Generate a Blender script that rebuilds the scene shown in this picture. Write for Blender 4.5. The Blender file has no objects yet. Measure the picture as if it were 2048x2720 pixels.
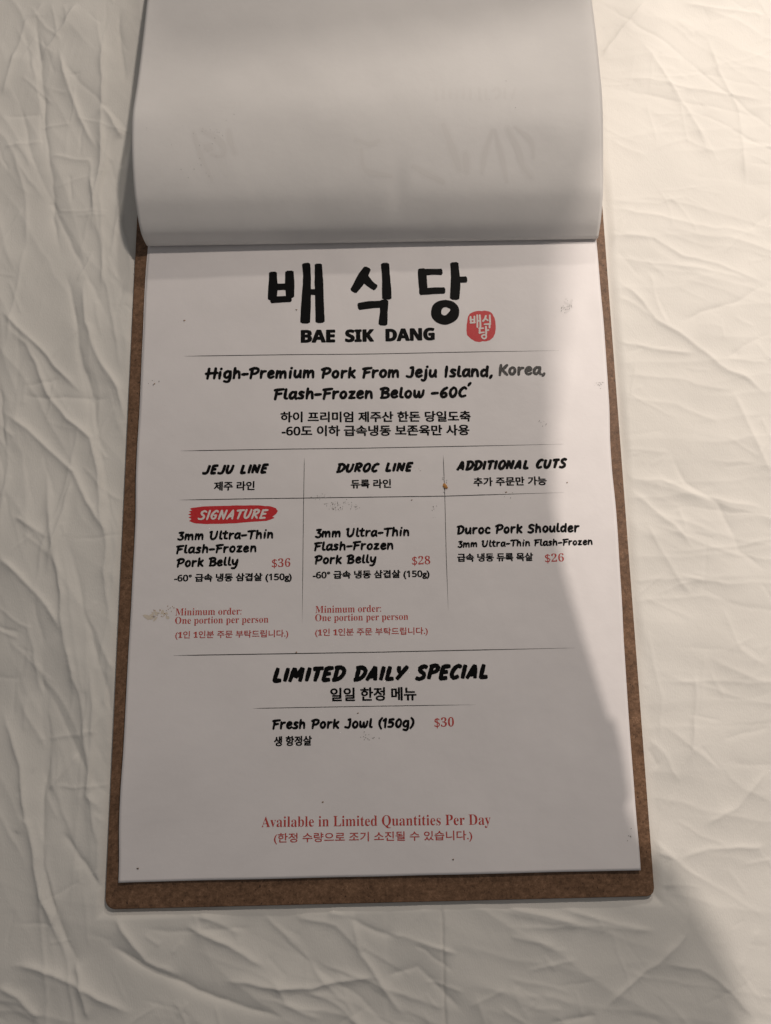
import bpy, bmesh, math, random
import numpy as np
from mathutils import Matrix, Vector

# All the tables below are in millimetres on the menu sheet: x to the right, y up the page, origin at the
# middle of the sheet's lower edge, z up from the table.  M turns millimetres into metres.
M = 0.001
random.seed(7)
rng = np.random.RandomState(11)
scene = bpy.context.scene
COL = scene.collection

# ------------------------------------------------------------------ camera
CAM = {'rot': [[0.999765,0.020653,-0.006603],[-0.0215,0.983695,-0.178553],[0.002807,0.178653,0.983908]],'loc': [0.0253,0.12123,0.4282],'lens': 17.461788974223957,'sx': -0.03765595049254144,'sy': -0.0022873272933037806}

cam = bpy.data.cameras.new('camera')
cam.sensor_fit = 'VERTICAL'; cam.sensor_height = 24.0; cam.sensor_width = 24.0
cam.lens = CAM['lens']; cam.shift_x = CAM['sx']; cam.shift_y = CAM['sy']
cam.clip_start = 0.01; cam.clip_end = 50
cam_o = bpy.data.objects.new('camera', cam); COL.objects.link(cam_o)
mw = Matrix(CAM['rot']).to_4x4(); mw.translation = Vector(CAM['loc'])
cam_o.matrix_world = mw
scene.camera = cam_o

# ------------------------------------------------------------------ world, lamps, exposure
w = bpy.data.worlds.new('World'); scene.world = w; w.use_nodes = True
bg = w.node_tree.nodes['Background']
bg.inputs[0].default_value = (1.0, 0.965, 0.95, 1); bg.inputs[1].default_value = 0.135
scene.view_settings.view_transform = 'Standard'; scene.view_settings.look = 'None'
scene.view_settings.exposure = 0.12; scene.view_settings.gamma = 1.0

LAMP_A = (310.0, 770.0, 780.0)      # reading lamp up and to the right of the menu
LAMP_C = (230.0, 1480.0, 700.0)     # weaker lamp standing low beyond the top of the board
LAMP_B = (600.0, 600.0, 850.0)      # second lamp, cut by an added plate so that it only reaches the right-hand side
def lamp(name, loc, power, radius, colour):
    l = bpy.data.lights.new(name, 'POINT'); l.energy = power; l.shadow_soft_size = radius; l.color = colour
    o = bpy.data.objects.new(name, l); o.location = [c*M for c in loc]; COL.objects.link(o); return o
lamp('lamp_light', LAMP_A, 12.0, 0.022, (1.0, 0.885, 0.785))
lamp('lamp_light', LAMP_C, 12.0, 0.024, (1.0, 0.90, 0.80))
lamp('lamp_light', LAMP_B, 21.0, 0.0018, (1.0, 0.88, 0.785))
EDGE_B = [(127.68,597.46),(124.74,542.68),(121.0,472.85),(119.5,406.41),(112.62,343.25),(106.62,283.04),(101.45,225.56),(101.77,189.52),(104.74,154.45),(112.18,122.09),(124.82,73.74),(128.53,71.43),(131.28,55.15),(133.93,38.14),(132.38,34.1),(139.12,15.41),(148.69,9.32),(159.06,4.41),(168.98,-10.88),(174.67,-30.42),(178.94,-50.71),(182.63,-75.85),(186.36,-116.03)]
EDGE_A = [(-149.9,548.68),(-144.76,514.38),(-137.74,487.51),(-121.85,472.4),(-28.37,475.54),(58.5,483.78),(129.24,502.47),(184.52,535.53)]

# ------------------------------------------------------------------ helpers
def tag(o, label=None, cat=None, kind=None, group=None):
    if label: o['label'] = label
    if cat: o['category'] = cat
    if kind: o['kind'] = kind
    if group: o['group'] = group
    return o
def mesh_obj(name, verts, faces, mat, parent=None, smooth=False):
    me = bpy.data.meshes.new(name)
    me.from_pydata([tuple(v) for v in verts], [], [tuple(f) for f in faces]); me.update()
    if mat: me.materials.append(mat)
    if smooth: me.polygons.foreach_set('use_smooth', [True]*len(me.polygons))
    o = bpy.data.objects.new(name, me); COL.objects.link(o)
    if parent: o.parent = parent
    return o
def grid_mesh(name, X, Y, Z, mat, parent=None):
    """X, Y, Z: 2-D arrays in mm"""
    n, m = X.shape
    co = np.stack([X, Y, Z], -1).reshape(-1, 3)*M
    me = bpy.data.meshes.new(name)
    me.vertices.add(n*m); me.vertices.foreach_set('co', co.ravel())
    i = np.arange((n-1)*(m-1)); r, c = i//(m-1), i % (m-1); a = r*m+c
    q = np.stack([a, a+1, a+m+1, a+m], -1)
    me.loops.add(q.size); me.loops.foreach_set('vertex_index', q.ravel())
    me.polygons.add(len(q)); me.polygons.foreach_set('loop_start', np.arange(len(q))*4)
    me.update(calc_edges=True); me.validate()
    me.polygons.foreach_set('use_smooth', np.ones(len(q), bool))
    me.materials.append(mat)
    o = bpy.data.objects.new(name, me); COL.objects.link(o)
    if parent: o.parent = parent
    return o
def vnoise(x, y, seed):
    r = np.random.RandomState(seed); L = r.rand(256, 256)
    xi = np.floor(x).astype(int); yi = np.floor(y).astype(int); fx = x-xi; fy = y-yi
    fx = fx*fx*fx*(fx*(fx*6-15)+10); fy = fy*fy*fy*(fy*(fy*6-15)+10)
    g = lambda a, b: L[a % 256, b % 256]
    return (g(xi, yi)*(1-fx)+g(xi+1, yi)*fx)*(1-fy)+(g(xi, yi+1)*(1-fx)+g(xi+1, yi+1)*fx)*fy
def sig(v): return 1/(1+np.exp(-np.clip(v, -40, 40)))

# ------------------------------------------------------------------ materials
def material(name, base, rough=0.6, spec=0.3):
    m = bpy.data.materials.new(name); m.use_nodes = True; nt = m.node_tree
    b = nt.nodes['Principled BSDF']
    b.inputs['Base Color'].default_value = (*base, 1); b.inputs['Roughness'].default_value = rough
    b.inputs['Specular IOR Level'].default_value = spec
    return m, nt, b
def noise(nt, scale, detail=4, rough=0.6, stretch=None):
    tc = nt.nodes.new('ShaderNodeTexCoord'); n = nt.nodes.new('ShaderNodeTexNoise')
    n.inputs['Scale'].default_value = scale; n.inputs['Detail'].default_value = detail; n.inputs['Roughness'].default_value = rough
    if stretch:
        mp = nt.nodes.new('ShaderNodeMapping'); mp.inputs['Scale'].default_value = stretch
        nt.links.new(tc.outputs['Object'], mp.inputs[0]); nt.links.new(mp.outputs[0], n.inputs['Vector'])
    else: nt.links.new(tc.outputs['Object'], n.inputs['Vector'])
    return n.outputs['Fac']
def ramp(nt, fac, stops):
    r = nt.nodes.new('ShaderNodeValToRGB'); nt.links.new(fac, r.inputs[0])
    while len(r.color_ramp.elements) < len(stops): r.color_ramp.elements.new(0.5)
    for e, (p, c) in zip(r.color_ramp.elements, stops): e.position = p; e.color = (*c, 1)
    return r.outputs[0]
def mixc(nt, fac, a, b, mode='MIX'):
    x = nt.nodes.new('ShaderNodeMix'); x.data_type = 'RGBA'; x.blend_type = mode
    if hasattr(fac, 'links'): nt.links.new(fac, x.inputs[0])
    else: x.inputs[0].default_value = fac
    for k, v in ((6, a), (7, b)):
        if hasattr(v, 'links'): nt.links.new(v, x.inputs[k])
        else: x.inputs[k].default_value = (*v, 1)
    return x.outputs[2]
def bump(nt, b, h, strength, dist):
    bp = nt.nodes.new('ShaderNodeBump'); bp.inputs['Strength'].default_value = strength; bp.inputs['Distance'].default_value = dist
    nt.links.new(h, bp.inputs['Height']); nt.links.new(bp.outputs[0], b.inputs['Normal'])

def paper_material(name, base):
    m, nt, b = material(name, base, 0.48, 0.35)
    lo = tuple(c*0.95 for c in base); hi = tuple(min(1, c*1.02) for c in base)
    c = ramp(nt, noise(nt, 22, 5, 0.6), [(0.3, lo), (0.7, hi)])
    # faint yellow grease marks
    g = ramp(nt, noise(nt, 9, 3, 0.55), [(0.66, (0, 0, 0)), (0.8, (0.22, 0.22, 0.22))])
    c = mixc(nt, g, c, (base[0]*0.94, base[1]*0.9, base[2]*0.8))
    f = ramp(nt, noise(nt, 420, 3, 0.6), [(0.70, (0, 0, 0)), (0.78, (0.35, 0.35, 0.35))])
    c = mixc(nt, f, c, tuple(x*0.82 for x in base))
    nt.links.new(c, b.inputs['Base Color'])
    bump(nt, b, noise(nt, 45, 5, 0.55), 0.20, 0.0018)
    return m
PAPER = paper_material('menu_paper', (0.775, 0.742, 0.738))
PAPER_BACK = paper_material('back_paper', (0.735, 0.715, 0.695))
INK = {}
INK['k'] = material('black_ink', (0.004, 0.004, 0.0042), 0.55, 0.08)[0]
def worn_ink(name, base, light):
    m, nt, b = material(name, base, 0.45, 0.3)
    nt.links.new(ramp(nt, noise(nt, 900, 3, 0.7), [(0.45, base), (0.85, light)]), b.inputs['Base Color']); return m

INK['worn'] = worn_ink('worn_black_ink', (0.018, 0.017, 0.017), (0.20, 0.19, 0.185))
INK['r'] = worn_ink('red_text_ink', (0.46, 0.052, 0.044), (0.55, 0.12, 0.105))
INK['stamp'] = worn_ink('red_stamp_ink', (0.55, 0.026, 0.032), (0.60, 0.06, 0.06))
INK['w'] = material('unprinted_paper', (0.72, 0.66, 0.63), 0.5, 0.3)[0]
INK['line'] = material('fine_line_ink', (0.012, 0.011, 0.011), 0.5, 0.3)[0]
INK['ghost2'] = material('show_through_wash', (0.716, 0.695, 0.674), 0.5, 0.3)[0]
INK['ghost'] = material('show_through_print', (0.692, 0.670, 0.648), 0.5, 0.3)[0]

def board_material():
    m, nt, b = material('brown_hardboard', (0.3, 0.17, 0.09), 0.55, 0.3)
    c = ramp(nt, noise(nt, 440, 7, 0.82), [(0.30, (0.05, 0.027, 0.015)), (0.47, (0.155, 0.086, 0.048)), (0.60, (0.235, 0.135, 0.080)), (0.76, (0.46, 0.31, 0.20))])
    d = ramp(nt, noise(nt, 850, 2, 0.5, (1, 0.55, 1)), [(0.26, (1, 1, 1)), (0.34, (0, 0, 0))])
    c = mixc(nt, d, c, (0.035, 0.017, 0.010))
    p = ramp(nt, noise(nt, 60, 3, 0.6), [(0.3, (0.80, 0.78, 0.76)), (0.7, (1.08, 1.08, 1.08))])
    c = mixc(nt, 1.0, c, p, 'MULTIPLY')
    nt.links.new(c, b.inputs['Base Color'])
    bump(nt, b, noise(nt, 600, 5, 0.7), 0.5, 0.0004)
    return m
BOARD = board_material()
def sheet_material():
    m, nt, b = material('cotton_sheet', (0.70, 0.67, 0.60), 0.85, 0.15)
    c = ramp(nt, noise(nt, 14, 4, 0.6), [(0.3, (0.71, 0.69, 0.645)), (0.7, (0.745, 0.725, 0.68))])
    nt.links.new(c, b.inputs['Base Color'])
    b.inputs['Sheen Weight'].default_value = 0.15; b.inputs['Sheen Roughness'].default_value = 0.5
    a = nt.nodes.new('ShaderNodeMath'); a.operation = 'ADD'
    nt.links.new(noise(nt, 260, 5, 0.65), a.inputs[0]); nt.links.new(noise(nt, 1500, 2, 0.5, (1, 0.4, 1)), a.inputs[1])
    bump(nt, b, a.outputs[0], 0.20, 0.0006)
    return m
SHEET = sheet_material()
METAL, _nt, _b = material('clip_steel', (0.55, 0.55, 0.56), 0.28, 0.5); _b.inputs['Metallic'].default_value = 1.0
BLOCKER_MAT = material('blocker_plate_dark', (0.10, 0.09, 0.085), 0.5, 0.3)[0]  # dark finish of the added light-blocking plates
FLECK = {'t': material('tan_grease_mark', (0.65, 0.58, 0.49), 0.45)[0], 's': material('grey_smudge', (0.71, 0.68, 0.675), 0.5)[0], 'd': material('dried_soot_fleck', (0.10, 0.085, 0.07), 0.6)[0], 'b': material('dried_sauce_fleck', (0.34, 0.19, 0.08), 0.6)[0],
         'g': material('grey_scuff', (0.42, 0.41, 0.40), 0.6)[0]}
CRUMB_M = material('toasted_crumb', (0.50, 0.24, 0.07), 0.6)[0]

# ------------------------------------------------------------------ unseen plates added to cut the lamps' light (they stand above and behind the camera)
def blocker_mesh(name, lampxyz, rim, tt, away, label, cat):
    """a bent metal shade close under a lamp: one rim cuts the lamp's light along the line `rim` on the table"""
    root = bpy.data.objects.new(name, None); root.location = [c*M for c in lampxyz]; COL.objects.link(root)
    tag(root, label, cat)
    L = np.array(lampxyz); rows = []
    for k in range(7):
        f = k/6
        row = []
        for (x, y, z), t in zip(rim, tt):
            p = np.array([x+away[0]*f, y+away[1]*f, z]); row.append((p+(L-p)*t-L)*M)
        rows.append(row)
    n = len(rim); v = [p for r in rows for p in r]
    f = [(i*n+j, i*n+j+1, (i+1)*n+j+1, (i+1)*n+j) for i in range(6) for j in range(n-1)]
    o = mesh_obj('blocker_plate', v, f, BLOCKER_MAT, root)
    s = o.modifiers.new('thickness', 'SOLIDIFY'); s.thickness = 0.002; s.offset = 1
    top = max(p[2] for p in v)
    # made-up stem above the light, goes with the added plate
    bm = bmesh.new()
    bmesh.ops.create_cone(bm, cap_ends=True, segments=12, radius1=0.006, radius2=0.006, depth=0.5, matrix=Matrix.Translation((0.02, 0.02, 0.30)))
    me = bpy.data.meshes.new('stem'); bm.to_mesh(me); bm.free(); me.materials.append(METAL)
    so = bpy.data.objects.new('stem', me); COL.objects.link(so); so.parent = root
    return root
nb = len(EDGE_B)
def smoothT(ys):   # blocker edge nearer the lamp towards the top of the picture: a softer edge there
    return [0.60+0.31*float(sig((y-205)/50.0))+0.20*float(sig((8-y)/8.0)) for y in ys]
blocker_mesh('side_light_blocker', LAMP_B, [(x, y, 0) for x, y in EDGE_B], smoothT([p[1] for p in EDGE_B]), (-620, 0),
           'added unseen dark plate whose edge cuts the light on the right of the menu', 'light blocker')  # added plate, shaped to leave only the right side lit by this lamp
blocker_mesh('top_light_blocker', LAMP_C, [(x, y, 20) for x, y in EDGE_A], [0.38]*len(EDGE_A), (0, 500),
           'added unseen dark plate blocking light beyond the top end of the clipboard', 'light blocker')  # added plate, shaped to darken the top of the turned page

# ------------------------------------------------------------------ the bed sheet
LINES = [
  ('body','High-Premium Pork From Jeju Island,',(-102.05,280.7),(71.49,278.8),7.44,'k',None),
  ('body','Korea,',(74.67,279.56),(103.25,279.25),7.45,'worn',None),
  ('body','Flash-Frozen Below -60C',(-60.46,267.02),(55.89,266.26),7.36,'k',None),
  ('body',"'",(55.59,273.09),(58.59,273.03),3.28,'k',None),
  ('kor','하이 프리미엄 제주산 한돈 당일도축',(-56.12,253.15),(57.23,251.48),6.74,'k',None),
  ('kor','-60도 이하 급속냉동 보존육만 사용',(-55.24,244.56),(56.18,243.06),6.69,'k',None),
  ('head','JEJU LINE',(-102.35,221.98),(-61.82,221.73),6.21,'k',None),
  ('kor','제주 라인',(-94.55,212.51),(-70.61,212.3),5.49,'k',None),
  ('headw','SIGNATURE',(-103.62,195.14),(-62.12,194.99),6.14,'w',None),
  ('body','3mm Ultra-Thin',(-115.03,183.49),(-59.25,183.24),5.43,'k',None),
  ('body','Flash-Frozen',(-115.44,175.75),(-68.79,175.61),5.4,'k',None),
  ('body','Pork Belly',(-114.93,167.97),(-79.03,167.98),5.37,'k',None),
  ('ser','$36',(-59.92,166.24),(-49.32,166.37),5.65,'r',None),
  ('kor','-60° 급속 냉동 삼겹살 (150g)',(-115.85,158.87),(-48.4,158.28),5.47,'k',None),
  ('ser','Minimum order:',(-114.32,140.68),(-76.88,140.43),4.0,'r',None),
  ('ser','One portion per person',(-114.38,134.85),(-61.52,134.47),5.01,'r',None),
  ('korr','(1인 1인분 주문 부탁드립니다.)',(-113.94,127.12),(-50.15,126.57),4.78,'r',None),
  ('head','DUROC LINE',(-23.6,221.3),(23.13,221.21),6.13,'k',None),
  ('kor','듀록 라인',(-14.44,212.07),(9.2,212.02),5.43,'k',None),
  ('body','3mm Ultra-Thin',(-35.42,183.23),(19.42,183.15),5.45,'k',None),
  ('body','Flash-Frozen',(-35.87,175.63),(10.11,175.51),5.4,'k',None),
  ('body','Pork Belly',(-35.56,167.84),(0.29,167.85),5.37,'k',None),
  ('ser','$28',(20.66,165.94),(31.07,166.07),5.65,'r',None),
  ('kor','-60° 급속 냉동 삼겹살 (150g)',(-36.49,158.86),(30.54,158.35),5.48,'k',None),
  ('ser','Minimum order:',(-34.87,140.36),(2.51,140.25),4.0,'r',None),
  ('ser','One portion per person',(-34.98,134.65),(17.85,134.34),5.02,'r',None),
  ('korr','(1인 1인분 주문 부탁드립니다.)',(-34.95,126.79),(28.77,126.38),4.78,'r',None),
  ('head','ADDITIONAL CUTS',(47.35,221.07),(113.66,221.32),6.29,'k',None),
  ('kor','추가 주문만 가능',(57.48,211.89),(100.48,211.79),5.43,'k',None),
  ('body','Duroc Pork Shoulder',(46.75,183.5),(118.42,183.42),5.6,'k',None),
  ('body','3mm Ultra-Thin Flash-Frozen',(46.88,175.86),(125.2,175.78),4.14,'k',None),
  ('kor','급속 냉동 듀록 목살',(46.64,167.72),(90.46,167.35),4.95,'k',None),
  ('ser','$26',(97.16,165.87),(108.09,166.06),5.52,'r',None),
  ('head','LIMITED DAILY SPECIAL',(-59.19,101.71),(62.71,101.12),8.75,'k',None),
  ('kor','일일 한정 메뉴',(-26.4,91.36),(21.71,90.93),7.42,'k',None),
  ('body','Fresh Pork Jowl (150g)',(-58.55,76.91),(20.33,76.14),5.49,'k',None),
  ('ser','$30',(31.33,75.64),(42.17,75.75),5.76,'r',None),
  ('kor','생 항정살',(-57.34,68.04),(-36.43,68.02),5.37,'k',None),
  ('ser','Available in Limited Quantities Per Day',(-63.49,24.62),(60.52,23.2),7.0,'r',None),
  ('korr','(한정 수량으로 조기 소진될 수 있습니다.)',(-56.61,17.34),(50.32,16.46),5.63,'r',None),
  ('sans','BAE',(-44.47,303.09),(-23.54,303.06),8.35,'k',None),
  ('sans','SIK',(-17.65,303.04),(0.12,303.08),8.35,'k',None),
  ('sans','DANG',(6.94,303.04),(36.99,303.12),8.35,'k',None),
]
TITLE = [
  [([(-62.06,349.63),(-61.83,340.73),(-62.17,331.79)],[4.99,5.76,5.38]),([(-51.89,350.04),(-51.5,340.52),(-51.23,333.19)],[5.38,5.57,5.38]),([(-62.11,340.02),(-49.79,339.97)],[4.61,4.42]),([(-62.64,331.39),(-50.84,331.87)],[4.42,4.23]),([(-41.65,355.09),(-41.02,347.47),(-41.22,334.21),(-41.85,316.38)],[4.99,5.19,5.57,6.34]),([(-34.02,354.52),(-33.38,336.08),(-32.74,316.6)],[4.61,5.38,5.76]),([(-40.29,336.22),(-34.14,336.1)],[4.03,4.03])],
  [([(-3.61,351.44),(-6.12,346.97),(-9.2,341.2),(-12.36,336.47)],[4.8,6.15,5.76,4.8]),([(-5.38,344.91),(-2.18,341.06),(1.21,338.44)],[5.38,4.99,4.03]),([(7.28,354.11),(7.91,343.41),(8.14,331.18)],[4.99,5.38,5.76]),([(-9.1,326.17),(-2.49,327.15),(7.91,327.55)],[4.8,4.8,4.61]),([(6.42,329.6),(6.14,322.13),(5.49,314.32)],[4.99,4.99,5.38])],
  [([(28.92,347.91),(35.79,348.19),(42.17,348.06)],[4.23,4.23,4.42]),([(30.11,349.95),(30.41,341.43),(30.91,333.77)],[4.8,5.76,4.8]),([(28.65,334.83),(36.44,335.49),(43.56,335.55)],[4.23,4.42,4.42]),([(50.24,353.67),(50.66,341.53),(49.75,330.04)],[5.19,5.96,5.96]),([(51.83,342.53),(57.25,342.63)],[4.42,4.23])],
]
RING = ([(44.06,329.35),(48.56,328.14),(51.51,325.25),(52.34,321.7),(51.57,317.7),(49.13,315.04),(44.85,313.12),(41.09,313.4),(37.38,315.48),(35.29,318.73),(35.19,322.55),(36.41,326.06),(39.59,328.53)],[(44.68,324.38),(45.8,323.85),(46.82,323.13),(46.69,322.12),(45.91,321.13),(45.04,320.14),(44.07,319.26),(43.12,319.07),(42.01,319.6),(41.37,320.62),(41.51,322.43),(42.3,323.82),(43.45,324.4)])
STAMP = [
  (58.53,319.71),
  (60.22,320.71),
  (62.38,321.5),
  (64.53,321.77),
  (66.46,321.52),
  (68.22,321.8),
  (70.73,321.23),
  (72.61,319.53),
  (73.86,316.82),
  (74.32,313.5),
  (74.27,309.8),
  (73.68,306.94),
  (72.61,304.3),
  (70.42,302.5),
  (68.07,301.73),
  (65.77,301.88),
  (63.82,301.51),
  (61.14,301.97),
  (58.88,303.55),
  (56.65,306.26),
  (56.26,309.14),
  (56.66,312.63),
  (57.16,316.33),
  (57.81,318.38),
]
STAMP_STROKES = [
  ([(59.15,317.73),(59.09,315.88),(59.32,314.22)],[1.146,1.146,1.146]),
  ([(61.48,317.89),(61.4,314.38)],[1.106,1.106]),
  ([(59.09,315.88),(61.42,315.93)],[0.988,0.988]),
  ([(59.02,313.92),(61.64,314.07)],[1.106,1.106]),
  ([(63.26,318.79),(63.23,315.17),(63.09,311.05)],[1.067,1.067,1.067]),
  ([(64.81,318.76),(64.98,315.14),(64.93,311.12)],[1.106,1.106,1.106]),
  ([(63.23,314.97),(64.97,315.03)],[0.988,0.988]),
  ([(68.48,318.17),(67.83,316.32),(66.71,314.9)],[1.146,1.146,1.146]),
  ([(68.03,316.52),(69.54,315.35)],[0.988,0.988]),
  ([(70.92,318.53),(70.94,313.98)],[1.106,1.106]),
  ([(67.51,312.78),(71.1,312.91)],[1.027,1.027]),
  ([(70.62,313.06),(70.49,310.6)],[1.106,1.106]),
  ([(64.13,310.21),(66.64,310.26)],[0.988,0.988]),
  ([(64.42,310.41),(64.41,307.13)],[1.106,1.106]),
  ([(64.12,307.34),(66.93,307.59)],[1.027,1.027]),
  ([(68.32,311.15),(68.25,306.43)],[1.185,1.185]),
  ([(68.53,308.89),(69.79,308.97)],[1.027,1.027]),
  ([(67.07,306.05),(65.8,305.46),(65.66,304.44),(66.6,303.5),(67.76,303.68),(68.28,304.79),(68.02,305.62),(67.07,306.05)],[1.027,1.027,1.027,1.027,1.027,1.027,1.027,1.027]),
]
BLOB = [
  (-107.22,202.73),
  (-100.48,203.39),
  (-89.81,203.45),
  (-81.26,203.49),
  (-72.72,203.31),
  (-68.44,203.37),
  (-64.16,202.77),
  (-61.31,202.56),
  (-58.09,201.48),
  (-56.86,199.72),
  (-57.69,198.14),
  (-59.94,196.31),
  (-58.72,195.71),
  (-63.31,193.93),
  (-72.52,193.55),
  (-81.02,193.01),
  (-89.52,192.83),
  (-98.02,192.87),
  (-104.42,193.36),
  (-106.21,193.9),
  (-108.37,195.03),
  (-106.99,196.01),
  (-108.8,197.05),
  (-107.26,197.89),
  (-109.07,198.86),
  (-107.33,199.69),
  (-108.78,200.66),
  (-106.95,201.13),
  (-108.26,202.1),
]
RULES = [
  ([(-114.89,295.98),(-2.44,295.32),(112.04,295.07)],0.42),
  ([(-114.96,236.97),(-2.94,236.48),(111.91,236.37)],0.42),
  ([(-114.42,207.51),(-42.2,207.02),(40.45,206.47),(110.3,207.23)],0.45),
  ([(-41.7,231.36),(-41.93,206.82),(-42.09,173.59),(-42.33,134.74)],0.32),
  ([(40.15,231.35),(40.46,206.75),(40.34,171.85),(40.67,140.01)],0.32),
  ([(-114.52,118.36),(-3.96,117.77),(111.66,117.72)],0.45),
  ([(-69.14,88.54),(-9.37,88.37),(54.62,87.85)],0.35),
]
FLECKS = [
  ((-20.82,200.87),10.6,4.5,60),
  ((-33.0,207.46),8.4,2.8,18),
  ((117.88,324.14),6.2,5.0,34),
  ((136.84,273.03),5.6,2.2,14),
  ((-5.64,71.89),5.6,2.2,14),
  ((-123.55,141.43),9.0,2.8,24),
  ((-126.92,140.46),3.4,1.7,10),
  ((-131.27,279.69),4.5,3.4,5),
  ((76.11,208.77),5.6,5.6,10),
  ((34.53,196.96),2.2,5.6,6),
  ((97.98,249.78),7.0,5.6,7),
  ((25.62,224.33),4.2,3.4,4),
  ((40.46,217.03),1.7,11.2,8),
  ((136.16,19.73),3.9,11.2,6),
  ((140.22,124.85),1.1,2.8,3),
]
SPECKS = [
  (-30.62,38.17),
  (-129.32,6.64),
  (39.43,7.54),
  (-11.2,84.66),
  (76.08,207.94),
  (112.26,213.02),
  (20.89,204.4),
  (-47.32,324.43),
  (-132.05,278.54),
  (-115.71,318.86),
  (-45.73,118.54),
]
CRUMB = (40.88,212.29)
GHOST = [
  ([(-103.66,422.86),(-100.17,410.94),(-93.54,395.19)],2.26),
  ([(-98.83,424.25),(-89.82,418.63),(-85.68,412.63),(-87.77,408.25),(-93.08,409.33)],2.61),
  ([(-96.76,414.32),(-93.18,412.77)],3.48),
  ([(-94.77,406.91),(-90.09,397.06)],1.91),
  ([(-89.49,406.81),(-84.86,397.93)],1.91),
  ([(-82.87,423.45),(-81.81,416.49),(-79.46,410.54)],2.78),
  ([(-87.82,442.75),(-91.81,442.12),(-92.63,439.62),(-91.21,436.58),(-87.2,436.3)],0.78),
  ([(-86.04,443.02),(-85.93,438.99),(-89.51,439.56)],0.7),
  ([(-83.35,442.67),(-80.22,442.41),(-80.14,438.88),(-83.25,438.74)],0.7),
  ([(-76.66,442.84),(-76.4,439.31)],0.78),
  ([(-97.63,436.91),(-96.53,435.88)],0.78),
  ([(-95.66,436.47),(-94.57,435.64)],0.78),
  ([(44.37,424.96),(47.68,415.96),(53.41,400.11)],3.48),
  ([(73.61,421.41),(69.18,409.61),(66.99,397.89)],2.44),
  ([(74.94,421.38),(78.79,406.47),(81.75,392.73)],2.26),
  ([(82.53,422.23),(88.28,411.21),(91.37,401.32),(96.36,394.88)],2.78),
  ([(87.02,423.14),(96.43,415.01),(97.78,406.1)],2.09),
  ([(26.14,401.62),(33.97,397.07),(43.53,392.51)],2.61),
  ([(57.18,407.88),(57.78,399.04)],3.48),
  ([(-8.11,417.04),(-0.17,413.92),(6.04,415.78)],2.26),
  ([(-4.61,411.05),(-2.05,399.24),(12.86,396.02)],2.26),
  ([(40.51,449.2),(40.76,441.09)],1.04),
  ([(45.0,449.11),(44.82,442.02)],0.96),
  ([(49.03,448.53),(49.12,441.94)],0.96),
  ([(53.07,448.45),(52.88,441.86)],0.96),
  ([(57.12,448.88),(56.89,441.28)],0.96),
  ([(61.15,448.29),(60.92,441.2)],0.96),
  ([(66.55,448.7),(66.72,440.59)],1.04),
  ([(70.32,441.02),(70.58,448.11)],0.87),
  ([(74.56,446.51),(77.35,449.0),(78.97,444.4),(76.16,441.42)],0.96),
  ([(81.82,448.41),(81.53,441.31)],0.96),
  ([(88.11,448.28),(86.01,441.23)],0.96),
]
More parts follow.
